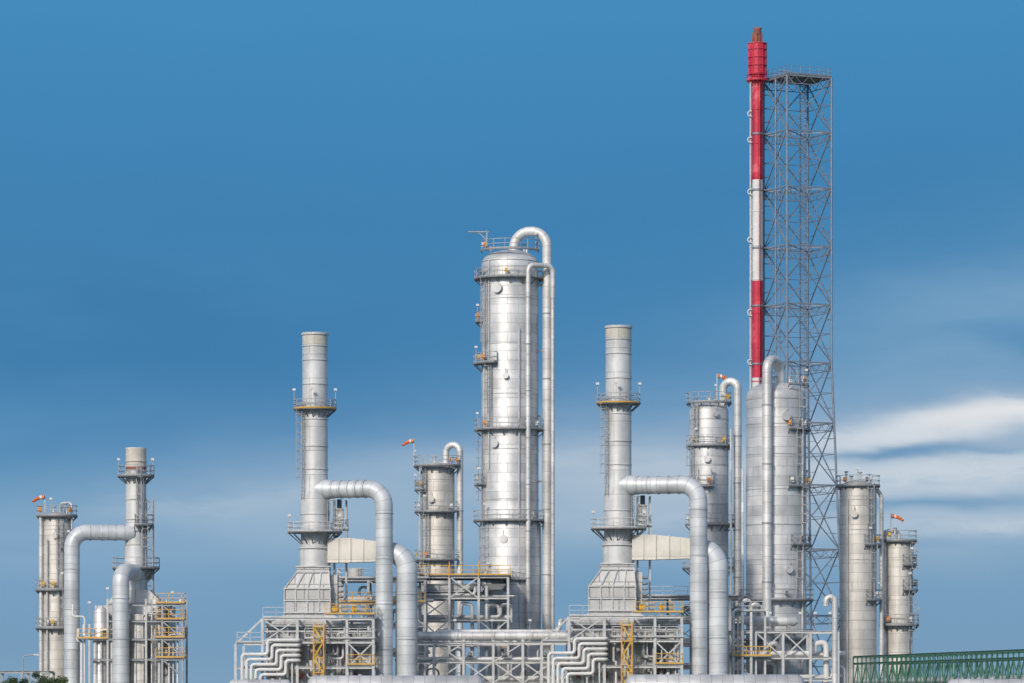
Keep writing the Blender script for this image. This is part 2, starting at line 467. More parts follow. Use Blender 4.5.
# ------------------------------------------------------------------ right columns
def ex_r1(o, c, R, zt):
    y = c[1]
    xr = WX(737, y)
    o['overhead_line'].tube([(WX(723, y), y-.3, zt-1), (WX(723, y), y-.3, WZ(382, y)), (xr, y-1, WZ(382, y)), (xr, y-1, 1.2)], .42, 'pipe_cladding', 18, 1.0, 8)
    clamp_supports(o['supports'], xr, y-1, y, 5, WZ(420, y), .42, 5)
    o['supports'].beam((c[0]+R*.8, y, WZ(440,y)), (xr, y-.9, WZ(440,y)), .15, 'galvanised_steel')
    o['small_lines'].tube([(WX(730, y), y-2, WZ(430, y)), (WX(730, y), y-2, 2)], .13, 'pipe_cladding', 10)
    o['small_lines'].tube([(WX(697, y), y-R*.8-.2, WZ(470, y)), (WX(697, y), y-R*.8-.2, 2)], .09, 'light_steel', 8)
column(709, 39, 402, 25, plats=[(403, 150, 390, .35), (446, 165, 400, .4), (487, 165, 280, .7), (525, 200, 400, .7), (568, 160, 380, .8), (610,160,380,.8)],
       ladders=[(230, 446, 403), (215, 487, 446), (240, 568, 487)], rings=[420, 465, 505, 545], manholes=[(460, 262, .35), (415, 285, .3)], extras=ex_r1)
windsock(717, 376, 25, WZ(403, 25), 1)
def ex_r2(o, c, R, zt):
    y = c[1]; yf = y-R-.45
    xl = WX(765, y)
    o['overhead_line'].tube([(WX(779, y), y-1, zt-1.2), (WX(779, y), y-1, WZ(362, y)), (xl, yf, WZ(362, y)), (xl, yf, WZ(640, y)), (xl, yf-1, WZ(650,y))], .5, 'pipe_cladding', 20, 1.1, 8)
    clamp_supports(o['supports'], xl, yf, yf+1, 8, WZ(400, y), .5, 6)
    o['small_lines'].tube([(WX(801, y), y-R*.6-.2, WZ(420, y)), (WX(801, y), y-R*.6-.2, 3)], .12, 'light_steel', 8)
    o['small_lines'].tube([(WX(742, y), y-1, WZ(470, y)), (WX(742, y), y-1, 3)], .16, 'pipe_cladding', 10)
    for px in (790, 797, 803):
        o['nozzles'].beam((WX(px, y), y, zt-1), (WX(px, y), y, WZ(368, y)), .08, 'galvanised_steel')
column(776, 60, 382, 10, plats=[(386, 290, 385, .3), (430, 290, 385, .5), (487, 290, 380, .5), (545, 295, 385, .6), (600, 150, 385, .8), (640,150,385,.8)],
       ladders=[(318, 430, 386), (310, 487, 430), (322, 545, 487), (310, 600, 545)], rings=[400, 425, 455, 490, 525, 560, 590], manholes=[(418, 285, .45), (570, 290, .4)], extras=ex_r2)
def ex_r3(o, c, R, zt):
    y = c[1]
    o['small_lines'].tube([(WX(846, y), y-R*.8-.15, WZ(500, y)), (WX(846, y), y-R*.8-.15, 2)], .1, 'light_steel', 8)
    o['overhead_line'].tube([(WX(866, y), y, zt-.6), (WX(866, y), y, WZ(474, y)), (WX(881.5, y), y, WZ(474+22, y)), (WX(881.5, y), y, 1.2)], .22, 'pipe_cladding', 14, .8, 6)
column(858, 37, 480, 20, plats=[(486, 150, 400, .4), (545, 285, 390, .5), (600, 290, 390, .6)],
       ladders=[(300, 545, 486), (310, 600, 545)], rings=[500, 530, 560, 590, 620], mat='aluminium_cladding_warm', manholes=[(515, 255, .35)], extras=ex_r3)
def ex_r4(o, c, R, zt):
    y = c[1]
    o['overhead_line'].tube([(c[0], y, zt-.6), (c[0], y, WZ(531, y)), (WX(884, y), y-.5, WZ(531, y)), (WX(884, y), y-.5, 1.2)], .24, 'pipe_cladding', 14, .7, 6)
column(899, 27, 538, 22, plats=[(541, 150, 400, .5), (590, 280, 400, .6), (625, 160, 400, .7), (565, 280, 380, .5)],
       ladders=[(320, 590, 542), (310, 660, 590)], rings=[560, 600], mat='aluminium_cladding_warm', extras=ex_r4)
windsock(891, 516, 22, WZ(541, 22), 1)

# ------------------------------------------------------------------ left column
def ex_l(o, c, R, zt):
    y = c[1]
    o['overhead_line'].tube([(WX(60, y), y, zt-.5), (WX(60, y), y, WZ(503, y)), (WX(73, y), y-1, WZ(503, y)), (WX(73, y), y-1, WZ(530, y))], .12, 'pipe_cladding', 10, .5, 6)
    o['small_lines'].tube([(WX(42, y), y-1, WZ(515, y)), (WX(42, y), y-1, 2)], .2, 'pipe_cladding', 10)
    o['small_lines'].tube([(WX(49, y), y-R-.1, WZ(540, y)), (WX(49, y), y-R-.1, 2)], .1, 'light_steel', 8)
column(57, 30, 512, 20, plats=[(516, 150, 400, .6), (548, 290, 390, .5), (590, 165, 300, .7), (628, 160, 390, .7)],
       ladders=[(285, 590, 520), (290, 628, 590)], rings=[530, 560, 600], mat='aluminium_cladding_warm', manholes=[(536, 270, .3)], extras=ex_l)
windsock(45, 497, 20, WZ(516, 20), -1)

# ------------------------------------------------------------------ flare stack + derrick
yF = 60
o = Obj('flare_stack', (WX(757.5, yF), yF, 0))
x = WX(757.5, yF); c = (x, yF); r = .62
def zF(py): return WZ(py, yF)
o['riser'].tube([(x, yF, 0), (x, yF, zF(470))], r, 'white_paint', 24)
for a, b_, mname in ((470, 378, 'white_paint'), (378, 281, 'red_paint'), (281, 180, 'white_paint'), (180, 78, 'red_paint')):
    o['riser'].revolve(c, [(r, zF(a)), (r, zF(b_))], mname, 24)
for py in range(110, 470, 34):
    o['riser'].ring(c, zF(py), r*.9, r*1.08, .1, 'white_paint' if 180 < py < 281 else 'red_paint', 24)
o['tip'].revolve(c, [(.98, zF(74)), (1.0, zF(44))], 'red_paint', 24)
o['tip'].revolve(c, [(r, zF(78)), (.98, zF(74))], 'red_paint', 24)
o['tip'].revolve(c, [(1.0, zF(44)), (.5, zF(42.5))], 'red_paint', 24)
o['tip'].revolve(c, [(.5, zF(43)), (.5, zF(38)), (.42, zF(36)), (.42, zF(30)), (.52, zF(28)), (.3, zF(28)), (.25, zF(34))], 'rust_steel', 20)
for i in range(12):
    a = TAU*i/12; o['tip'].beam((x+1.03*math.cos(a), yF+1.03*math.sin(a), zF(75)), (x+1.03*math.cos(a), yF+1.03*math.sin(a), zF(44)), .07, 'red_paint')
for py in (74, 66, 58, 50, 44):
    o['tip'].ring(c, zF(py), .98, 1.1, .1, 'red_paint', 24)
for i in range(3):
    a = rad(200+i*60); o['pilots'].tube([(x+.75*math.cos(a), yF+.75*math.sin(a), zF(60)), (x+.62*math.cos(a), yF+.62*math.sin(a), zF(33))], .07, 'rust_steel', 8)
o['pilots'].tube([(x-.85, yF-.4, 3), (x-.85, yF-.4, zF(80))], .07, 'white_paint', 8)
o['pilots'].tube([(x+.2, yF-.8, 3), (x+.2, yF-.8, zF(80))], .06, 'red_paint', 8)
for a, b_ in ((112,117),(138,143),(190,195),(238,243),(310,316),(360,365)):
    o['pilots'].tube([(x-.7, yF-.65, zF(b_)), (x-1.15, yF-.65, zF(b_)), (x-1.15, yF-.65, zF(a)), (x-.7, yF-.65, zF(a))], .07, 'white_paint', 8, .25, 4)
o['platform'].ringplat(c, zF(80), r, 1.3, 120, 330, 'red_paint', 'red_paint', .6)
for py in (140,235,330):
    o['ladder'].ladder(c, 190, r, zF(py+45), zF(py-40), 'white_paint' if py==235 else 'red_paint', False)
o.done()

xT = WX(797.5, yF)
o = Obj('flare_derrick', (xT, yF, 0))
levels = [80, 134, 190, 248, 306, 364, 424, 486, 550, 616, 700]
a_side = 5.75; th0 = rad(24)
def corner(i, py):
    k = 1.0 if py <= 364 else 1+ (py-364)/336*.42
    h = a_side/math.sqrt(2)*k; a = th0+rad(45)+i*math.pi/2
    return Vector((xT+h*math.cos(a), yF+h*math.sin(a), max(0, zF(py)) if py < 700 else 0))
st = 'derrick_steel'
for i in range(4):
    for k in range(len(levels)-1):
        A, B = corner(i, levels[k]), corner(i, levels[k+1])
        C, D = corner((i+1) % 4, levels[k]), corner((i+1) % 4, levels[k+1])
        o['legs'].tube([B, A], .13, st, 8)
        o['bracing'].beam(A, C, .14, st)
        o['bracing'].beam(A+Vector((0,0,-.9)), C+Vector((0,0,-.9)), .08, st)
        nseg = 6
        for q in range(nseg):
            p = A.lerp(C, q/nseg); p2 = A.lerp(C, (q+1)/nseg)
            o['bracing'].beam(p if q % 2 else p+Vector((0,0,-.9)), p2+Vector((0,0,-.9)) if q % 2 else p2, .05, st)
        AB = (A+B)/2; CD = (C+D)/2
        o['bracing'].beam(A, D, .11, st); o['bracing'].beam(C, B, .11, st)
        o['bracing'].beam(AB, CD, .07, st)
        for P, Q in ((A.lerp(D, .25), A.lerp(B, .25)), (C.lerp(B, .25), C.lerp(D, .25)), (B.lerp(C, .25), B.lerp(A, .25)), (D.lerp(A, .25), D.lerp(C, .25))):
            o['bracing'].beam(P, Q, .05, st)
for k, py in enumerate(levels[:-1]):
    P = [corner(i, py) for i in range(4)]
    o['decks'].beam(P[0], P[2], .1, st); o['decks'].beam(P[1], P[3], .1, st)
    lf = min(P, key=lambda p: p.x)
    if py < 470:
        o['guides'].beam(lf, (x+.6, yF-.2, lf.z), .14, st); o['guides'].beam((P[1]+P[2])/2 if k else lf, (x+.6, yF+.2, lf.z), .12, st)
        o['guides'].tube([(x, yF, lf.z-.1), (x, yF, lf.z+.1)], r*1.16, st, 20)
P = [corner(i, 80) for i in range(4)]
o['decks'].hexa([p+Vector((0,0,.1)) for p in P]+[p+Vector((0,0,.2)) for p in P], 'grating')
o['decks'].rail([p+Vector((0,0,.2)) for p in P], st, .9, .05, 1.2, True)
o['riser_pipes'].tube([(xT-2.6, yF-1.2, 1), (xT-2.6, yF-1.2, zF(80))], .1, st, 10)
o['riser_pipes'].tube([(xT-2.1, yF-1.0, 1), (xT-2.1, yF-1.0, zF(80))], .07, st, 10)
o['ladder'].ladder((xT+.6, yF+.3), 270, 0, 1, zF(80), st, True)
o['davit'].tube([(xT-.8, yF, zF(80)), (xT-.8, yF, zF(71)), (xT-2.0, yF, zF(71))], .07, st, 8, .4)
o.done()

# ------------------------------------------------------------------ fired heaters
def heater(loc, scale, dx1, dx2, sy=0):
    """local metres; z = (720-py)/10 ; x relative to the stack axis"""
    Z = lambda py: (720-py)/10.0
    o = Obj('fired_heater', (0,0,0), loc, scale)
    c = (0, 0)
    sk = o['stack']
    sk.revolve(c, [(1.42, Z(547)), (1.42, Z(497)), (1.27, Z(488)), (1.27, Z(334))], 'stack_paint', 48)
    sk.revolve(c, [(1.27, Z(334)), (1.33, Z(334)), (1.33, Z(333)), (1.1, Z(333)), (1.1, Z(345))], 'cream_duct', 40)
    sk.revolve(c, [(1.276, Z(345)), (1.276, Z(335))], 'cream_duct', 40)
    sk.ring(c, Z(335.5), 1.2, 1.36, .2, 'stack_paint', 40)
    for py in (347, 361, 385, 420, 447, 470, 515): sk.ring(c, Z(py), 1.1, 1.33 if py < 497 else 1.47, .1, 'stack_paint', 40)
    o['platforms'].ringplat(c, Z(409), 1.3, 2.15, 0, 360, 'galvanised_steel', 'grating', .9)
    o['platforms'].ring(c, Z(409)-.02, 2.16, 2.2, .12, 'yellow_paint', 30)
    o['platforms'].ringplat(c, Z(532), 1.45, 2.75, 0, 360, 'light_steel', 'grating', .95)
    for a in (190, 350, 262): o['lamps'].lamp((2.1*math.cos(rad(a)), 2.1*math.sin(rad(a)), Z(409)), 1.8)
    for a in (200, 340): o['lamps'].lamp((2.65*math.cos(rad(a)), 2.65*math.sin(rad(a)), Z(532)), 1.5)
    o['ladders'].ladder(c, 215, 1.27, Z(500), Z(402)); o['ladders'].ladder(c, 330, 1.42, Z(532), Z(500))
    cv = o['convection_section']
    cv.revolve(c, [(1.55, Z(568)), (1.55, Z(547))], 'stack_paint', 48)
    cv.ring(c, Z(549), 1.4, 1.68, .16, 'stack_paint', 40)
    cv.box(-1.75, 1.5, -1.7, 1.7, Z(572), Z(567), 'furnace_casing')
    cv.frus((-2.9, 1.55, -2.0, 2.6), Z(589), (-1.7, 1.45, -1.65, 1.65), Z(572.05), 'furnace_casing')
    cv.box(-2.95, 1.6, -2.05, 2.65, Z(614), Z(589.05), 'furnace_casing')
    for xx in (-2.95, -1.8, -.65, .5, 1.6):
        cv.beam((xx, -2.12, Z(614)), (xx, -2.12, Z(589)), .1, 'light_steel')
        x2 = -1.7+(xx+2.95)/4.55*3.15
        cv.beam((xx, -2.08, Z(589)), (x2, -1.72, Z(572)), .1, 'light_steel')
    for py in (589, 601, 613): cv.beam((-3.05, -2.14, Z(py)), (1.7, -2.14, Z(py)), .13, 'light_steel'); 
    for py in (567, 572.5): cv.beam((-1.85, -1.76, Z(py)), (1.6, -1.76, Z(py)), .13, 'light_steel')
    cv.box(1.62, 2.3, -1.2, 1.8, Z(612), Z(575), 'furnace_casing')
    for k in range(6):   # return-bend header ends
        zz = Z(608)+k*.55
        cv.tube([(2.3, -.9, zz), (2.75, -.9, zz), (2.75, .1, zz), (2.3, .1, zz)], .12, 'galvanised_steel', 8, .2, 4)
    e = o['damper_platform']
    for xx in (1.9, 3.1):
        e.ibeam((xx, .2, Z(612)), (xx, .2, Z(500)), .16, 'light_steel'); e.ibeam((xx, 1.6, Z(612)), (xx, 1.6, Z(500)), .16, 'light_steel')
    e.box(1.7, 3.3, 0, 1.8, Z(530), Z(528.6), 'grating')
    e.rail([(1.75, .05, Z(528.6)), (3.25, .05, Z(528.6)), (3.25, 1.75, Z(528.6))], 'light_steel', 1.0)
    e.box(2.0, 2.8, .3, 1.4, Z(526), Z(508), 'furnace_casing'); e.tube([(2.4, .8, Z(508)), (2.4, .8, Z(499))], .25, 'dark_steel', 10)
    d = o['flue_duct']
    yd = -2.6
    zt = Z(490)
    d.tube([(.7, -.5, zt), (2.6, -1.0, zt), (dx1, yd, zt), (dx1, yd, 0.3)], .86, 'duct_cladding', 36, 1.7, 10)
    for k in range(5):
        p = Vector((1.9, -.82, zt)).lerp(Vector((dx1-1.9, yd+.6, zt)), k/4)
        dr = (Vector((dx1, yd, 0))-Vector((2.6,-1.0,0))).normalized()
        d.tube([p-dr*.05, p+dr*.05], .92, 'duct_cladding', 36)
    d.tube([(.3,-.2,zt),(1.75,-.78,zt)], [1.15,.9], 'duct_cladding', 32)
    for py in (515, 560, 605, 650): d.tube([(dx1, yd, Z(py)), (dx1, yd, Z(py)+.1)], .91, 'duct_cladding', 36)
    g = o['air_duct']
    za, zb = Z(563), Z(538.5)
    g.hexa([(1.3,-1.1,za),(3.6,-1.5,za),(3.6,.3,za),(1.3,1.1,za),(1.3,-1.1,zb),(3.6,-1.5,zb),(3.6,.3,zb),(1.3,1.1,zb)], 'cream_duct')
    xe = dx2-2.1
    g.hexa([(3.62,-1.5,za+.02),(xe,-2.2,za+.1),(xe,-.3,za+.1),(3.62,.3,za+.02),(3.62,-1.5,zb-.02),(xe,-2.2,zb-.45),(xe,-.3,zb-.45),(3.62,.3,zb-.02)], 'cream_duct')
    for xx in (2.4, 3.61, 4.9):
        yy = -1.1-(xx-1.3)*.19-.04
        g.beam((xx, yy, za+.05), (xx, yy, zb-.05), .08, 'cream_duct')
    g.tube([(xe-.05, -1.25, Z(553)), (dx2, -1.9, Z(553)), (dx2, -1.9, .3)], 1.03, 'duct_cladding', 40, 1.8, 10)
    for py in (595, 640): g.tube([(dx2, -1.9, Z(py)), (dx2, -1.9, Z(py)+.12)], 1.08, 'duct_cladding', 40)
    g.box(xe-.2, xe+.02, -2.5, 0.1, Z(563), Z(541), 'light_steel')
    rb = o['radiant_box']
    rb.box(-4.6, 5.6, -3.0, 6.0, .3, Z(624), 'furnace_casing')
    rb.frus((-4.2, 3.6, -2.9, 5.5), Z(623.95), (-2.9, 1.7, -2.0, 2.7), Z(614.05), 'furnace_casing')
    for i in range(11):
        xx = -4.6+i*1.02
        rb.ibeam((xx, -3.14, .3), (xx, -3.14, Z(624)), .2, 'light_steel')
    for py in (690, 665, 645, 626): rb.ibeam((-4.8, -3.4, Z(py)), (5.8, -3.4, Z(py)), .24, 'light_steel')
    for i in range(7):
        for py in (655, 676): rb.box(-4.2+i*1.35, -3.8+i*1.35, -3.2, -3.01, Z(py)-.3, Z(py)+.3, 'dark_steel' if i % 2 else 'rust_steel')
    # nested stair of crossover pipes, low on the left side
    cp = o['crossover_pipes']
    for i in range(5):
        q = .5*i; yy = -5.6
        cp.tube([(-1.3, -3.2, Z(641)-q), (-1.3, yy, Z(641)-q), (-4.4+q*.9, yy, Z(641)-q), (-4.4+q*.9, yy, Z(655)-q), (-6.9+q*.9, yy, Z(655)-q), (-6.9+q*.9, yy, .3)], .17, 'white_paint', 14, .32, 6)
    for xx in (-3.2, -2.0):
        cp.beam((xx, -5.35, 0), (xx, -5.35, Z(640)), .14, 'light_steel')
    fr = o['steel_frame']
    cols = (-7.6, -4.95, -1.5, 1.2, 3.4, 6.0)
    for xx in cols:
        for yy in (-5.0, 7.0):
            top = Z(620) if xx > -7 else Z(645)
            fr.ibeam((xx, yy, 0), (xx, yy, top), .26, 'light_steel')
    for py in (620, 632, 643, 668):
        for yy in (-5.0, 7.0):
            x0 = cols[1] if py < 640 else cols[0]
            fr.ibeam((x0, yy, Z(py)), (6.0, yy, Z(py)), .25 if py != 632 else .16, 'light_steel')
        for xx in cols[1:]: fr.ibeam((xx, -5, Z(py)-.01), (xx, 7, Z(py)-.01), .2, 'light_steel')
    fr.beam((-7.6, -5, Z(645)), (-4.95, -5, Z(620)), .2, 'light_steel')
    fr.beam((-4.95, -5.02, Z(643)), (-1.5, -5.02, Z(620)), .12, 'light_steel'); fr.beam((-4.95, -4.98, Z(620)), (-1.5, -4.98, Z(643)), .12, 'light_steel')
    fr.beam((3.4, -5.02, Z(668)), (6.0, -5.02, Z(643)), .13, 'light_steel'); fr.beam((3.4, -5.02, Z(643)), (6.0, -5.02, Z(668)), .13, 'light_steel')
    for py, x0, x1, mt in ((616, 1.3, 6.2, 'yellow_paint'), (640, -.8, 6.2, 'light_steel'), (666, 3.4, 6.2, 'yellow_paint'), (644, -7.5, -5.0, 'light_steel')):
        fr.box(x0, x1, -5.2, -3.6, Z(py), Z(py)+.08, 'grating')
        fr.rail([(x0+.05, -5.15, Z(py)+.08), (x1-.05, -5.15, Z(py)+.08), (x1-.05, -3.7, Z(py)+.08)], mt, 1.0, .06)
    fr.rail([(-4.9, -5.1, Z(618.5)), (1.2, -5.1, Z(618.5))], 'light_steel', 1.0, .05)
    ys = o['access_stair']; Y = 'yellow_paint'
    for xx in (.15, 1.15):
        for yy in (-6.3, -5.35): ys.beam((xx, yy, 0), (xx, yy, Z(624)), .1, Y)
    z = .2; k = 0
    while z < Z(636):
        a = (.2, 1.1) if k % 2 == 0 else (1.1, .2)
        for yy in (-6.2, -5.5): ys.beam((a[0], yy, z), (a[1], yy, z+1.5), .07, Y, .15)
        for q in range(6):
            f = (q+.5)/6; ys.box(a[0]+(a[1]-a[0])*f-.1, a[0]+(a[1]-a[0])*f+.1, -6.2, -5.5, z+1.5*f, z+1.5*f+.04, 'grating')
        ys.beam((a[0], -6.3, z+.9), (a[1], -6.3, z+2.4), .05, Y)
        for yy in (-6.3, -5.35): ys.beam((.15, yy, z+1.5), (1.15, yy, z+1.5), .08, Y)
        z += 1.5; k += 1
    pp = o['burner_piping']
    rnd = random.Random(int(loc[0]*10))
    for i in range(15):
        xx = rnd.uniform(-.6, 6); z0 = rnd.uniform(1, 5); z1 = z0+rnd.uniform(1.5, 4); yy = rnd.uniform(-4.6, -3.7)
        r = rnd.choice((.06, .09, .13, .18))
        x2 = xx+rnd.uniform(-2, 2)
        pp.tube([(xx, yy, .3), (xx, yy, z1), (x2, yy, z1), (x2, yy-.2, min(z1+1.4, 9.3))], r, rnd.choice(('light_steel', 'white_paint', 'pipe_cladding', 'galvanised_steel')), 10, .3, 4)
        if i % 3 == 0: pp.valve((xx, yy, z0+.5), r*1.2, (0,0,1))
    for k in range(4):
        xx = 1.9+k*.95
        pp.box(xx, xx+.55, -4.7, -4.2, Z(613), Z(613)+.6+.2*(k%2), 'yellow_paint' if k in (0,2) else 'galvanised_steel')
    o.done()
heater(((315-512)/10, 0, 0), 1.0, 7.0, 9.25)
heater(((618.5-512)/10, 0, 0), 1.018, 7.75, 9.65)

# ------------------------------------------------------------------ left heater (smaller, set back)
yL = 15
o = Obj('fired_heater', (WX(136, yL), yL, 0)); X = lambda p: WX(p, yL); Z = lambda p: WZ(p, yL); S_ = sc(yL)
c = (X(136), yL); r = 10.3*S_
o['stack'].revolve(c, [(r*1.1, Z(592)), (r*1.1, Z(548)), (r, Z(540)), (r, Z(449))], 'stack_paint', 40)
o['stack'].revolve(c, [(r*1.01, Z(470)), (r*1.01, Z(449)), (r*1.05, Z(448)), (r*.9, Z(448)), (r*.9, Z(460))], 'cream_duct', 40)
for py in (462, 475, 500, 520, 545): o['stack'].ring(c, Z(py), r*.9, r*1.08, .12, 'cream_duct', 40)
o['stack'].revolve(c, [(r*1.02, Z(470)), (r*1.02, Z(467))], 'rust_steel', 40)
o['platforms'].ringplat(c, Z(476), r*1.02, r+.85, 0, 360)
o['platforms'].ringplat(c, Z(525), r*1.02, r+.8, 270, 420)
o['platforms'].ringplat(c, Z(568), r*1.1, r+1.4, 0, 360)
o['ladders'].ladder(c, 290, r, Z(525), Z(468)); o['ladders'].ladder(c, 310, r*1.1, Z(568), Z(525))
for px, py in ((119, 476), (153, 476)): o['lamps'].lamp((X(px), yL-.3, Z(py)), 1.6)
for px in (146, 153):
    for yy in (yL-.4, yL+.6): o['ladder_tower'].beam((X(px), yy, 1), (X(px), yy, Z(500)), .12, 'galvanised_steel')
for k, py in enumerate(range(502, 640, 12)):
    o['ladder_tower'].beam((X(146), yL-.4, Z(py)), (X(153), yL-.4, Z(py)), .1, 'galvanised_steel')
    o['ladder_tower'].beam((X(146 if k%2 else 153), yL-.4, Z(py)), (X(153 if k%2 else 146), yL-.4, Z(py+12)), .07, 'galvanised_steel')
o['flue_duct'].tube([(X(134), yL-.5, Z(533)), (X(74), yL-2, Z(533)), (X(74), yL-2, .3)], 7.8*S_, 'duct_cladding', 32, 1.6, 10)
for px in (92, 104, 116, 125): o['flue_duct'].tube([(X(px)-.05, yL-.5-(134-px)/60*1.5, Z(533)), (X(px)+.05, yL-.5-(134-px)/60*1.5, Z(533))], 8.4*S_, 'duct_cladding', 28)
for py in (570, 610, 650): o['flue_duct'].tube([(X(74), yL-2, Z(py)), (X(74), yL-2, Z(py)+.1)], 8.3*S_, 'duct_cladding', 32)
o['air_duct'].tube([(X(145), yL+1, Z(573)), (X(125.5), yL-4.9, Z(573)), (X(125.5), yL-4.9, .3)], 8.4*S_, 'duct_cladding', 32, 1.2, 8)
for py in (600, 640): o['air_duct'].tube([(X(125.5), yL-4.9, Z(py)), (X(125.5), yL-4.9, Z(py)+.1)], 9.0*S_, 'duct_cladding', 32)
b_ = o['radiant_box']
b_.box(X(98), X(170), yL-2, yL+7, .3, Z(606), 'furnace_casing')
b_.frus((X(108), X(166), yL-1.8, yL+5), Z(605.9), (X(118), X(150), yL-1.3, yL+2), Z(590), 'furnace_casing')
b_.box(X(138), X(168), yL-2.6, yL-2.05, Z(640), Z(606), 'aluminium_cladding')
b_.tube([(X(158), yL-2.6, 1), (X(158), yL-2.6, Z(600))], .55, 'aluminium_cladding', 20)
b_.tube([(X(142), yL-3.2, 1), (X(142), yL-3.2, Z(615))], .9, 'aluminium_cladding_warm', 24)
b_.tube([(X(104), yL-3.2, 1), (X(104), yL-3.2, Z(612)), (X(104), yL-3.2, Z(607))], [.75, .75, .25], 'aluminium_cladding', 24)
for i in range(8): b_.ibeam((X(98+i*10.2), yL-2.12, .3), (X(98+i*10.2), yL-2.12, Z(606)), .2, 'light_steel')
f_ = o['steel_frame']
for px in (94, 112, 150, 166, 186):
    for yy in (yL-4.5, yL+1): f_.ibeam((X(px), yy, 0), (X(px), yy, Z(600 if px > 100 else 625)), .2, 'light_steel' if px < 160 else 'galvanised_steel')
for k, py in enumerate((606, 622, 640, 660)):
    f_.ibeam((X(94 if k > 1 else 112), yL-4.5, Z(py)), (X(188), yL-4.5, Z(py)), .2, 'galvanised_steel')
    f_.box(X(160), X(188), yL-4.7, yL-2.7, Z(py)+.12, Z(py)+.2, 'grating')
    f_.rail([(X(160), yL-4.6, Z(py)+.2), (X(188), yL-4.6, Z(py)+.2), (X(188), yL-2.8, Z(py)+.2)], 'yellow_paint', 1.0, .06)
    f_.beam((X(166), yL-4.5, Z(py)), (X(186), yL-4.5, Z(py+17)), .11, 'galvanised_steel')
f_.box(X(82), X(112), yL-4.7, yL-3, Z(640), Z(639), 'grating'); f_.rail([(X(82), yL-4.6, Z(639)), (X(112), yL-4.6, Z(639))], 'yellow_paint', 1.0, .06)
rnd = random.Random(5)
for i in range(18):
    px = rnd.uniform(84, 185); a = rnd.uniform(610, 650); r2 = rnd.choice((.07, .1, .16, .22)); q = rnd.uniform(-16, 16)
    o['piping'].tube([(X(px), yL-3.9-rnd.random()*.4, .3), (X(px), yL-4, Z(a)), (X(px+q), yL-4, Z(a)), (X(px+q), yL-3.5, Z(a-12))], r2, rnd.choice(('light_steel','white_paint','pipe_cladding')), 10, .3, 4)
for px, py in ((176, 596), (184, 604), (112, 592), (94, 606)): o['lamps'].lamp((X(px), yL-4.4, Z(py+14)), 1.6)
o.done()

# ------------------------------------------------------------------ pipe racks
def rack(name, p0, p1, y0, y1, levels, bay, colm='light_steel', railm='yellow_paint', toprail=True, seed=1, npipes=5, rmax=.3, braces=True, posts_top=None, h_rail=1.0):
    rnd = random.Random(seed)
    x0, x1 = WX(p0, y0), WX(p1, y0); Z = lambda p: WZ(p, y0)
    o = Obj(name, ((x0+x1)/2, (y0+y1)/2, 0))
    n = max(1, round((x1-x0)/bay)); xs = [x0+(x1-x0)*i/n for i in range(n+1)]
    ztop = Z(min(levels))
    for xx in xs:
        for yy in (y0, y1):
            o['posts'].ibeam((xx, yy, 0), (xx, yy, ztop), .26, colm)
            o['posts'].box(xx-.4, xx+.4, yy-.4, yy+.4, 0.004, .3, 'concrete')
        for py in levels: o['beams'].ibeam((xx, y0, Z(py)), (xx, y1, Z(py)), .24, colm)
    for py in levels:
        for yy in (y0, y1): o['beams'].ibeam((x0, yy, Z(py)+.003), (x1, yy, Z(py)+.003), .25, colm)
    if braces:
        L = sorted([Z(p) for p in levels])
        for i in range(n):
            for k in range(len(L)-1):
                if rnd.random() < .6:
                    a, b = (xs[i], xs[i+1]) if rnd.random() < .5 else (xs[i+1], xs[i])
                    o['bracing'].beam((a, y0-.02, L[k]), (b, y0-.02, L[k+1]), .13, colm)
                    if rnd.random() < .5: o['bracing'].beam((b, y0+.02, L[k]), (a, y0+.02, L[k+1]), .13, colm)
    for py in levels[1:]:
        yy = y0+.6
        for k in range(npipes):
            r = rnd.choice((.1, .15, .2, rmax)); yy += r
            if yy > y1-.5: break
            zz = Z(py)+.15+r
            a = x0-rnd.uniform(0, 1); b = x1+rnd.uniform(0, 1)
            pts = [(a, yy, zz), (b, yy, zz)]
            if rnd.random() < .4:
                xm = rnd.uniform(x0, x1); pts = [(a, yy, zz), (xm, yy, zz), (xm, yy, zz+rnd.uniform(.8, 1.6)), (xm+1.2, yy, zz+1.2), (xm+1.2, yy, .4)]
            o['pipes'].tube(pts, r, rnd.choice(('pipe_cladding', 'white_paint', 'pipe_cladding', 'light_steel')), 12, .45, 5)
            yy += r+.25
    if toprail:
        z = ztop+.14
        o['deck'].box(x0-.3, x1+.3, y0-.3, y1+.3, z, z+.07, 'grating')
        o['deck'].rail([(x0-.25, y1+.25, z+.07), (x0-.25, y0-.25, z+.07), (x1+.25, y0-.25, z+.07), (x1+.25, y1+.25, z+.07)], railm, h_rail, .06)
    return o, xs
o, xs = rack('pipe_rack', 340, 425, 14, 20, [580, 603, 626, 655], 3.2, seed=3, railm='light_steel')
Zr = lambda p: WZ(p, 14)
o['deck'].rail([(xs[0], 13.6, Zr(603)+.1), (xs[-1], 13.6, Zr(603)+.1)], 'yellow_paint', 1.0, .07)
for i, xx in enumerate(xs[:-1]):
    o['equipment'].tube([(xx+1.5, 17, Zr(580)+.2), (xx+1.5, 17, Zr(580)+1.3)], .8, 'furnace_casing', 20)
o.done()
o, xs = rack('pipe_rack', 420, 508, 18, 26, [577, 598, 620, 645], 3.0, seed=4)
Zr = lambda p: WZ(p, 18)
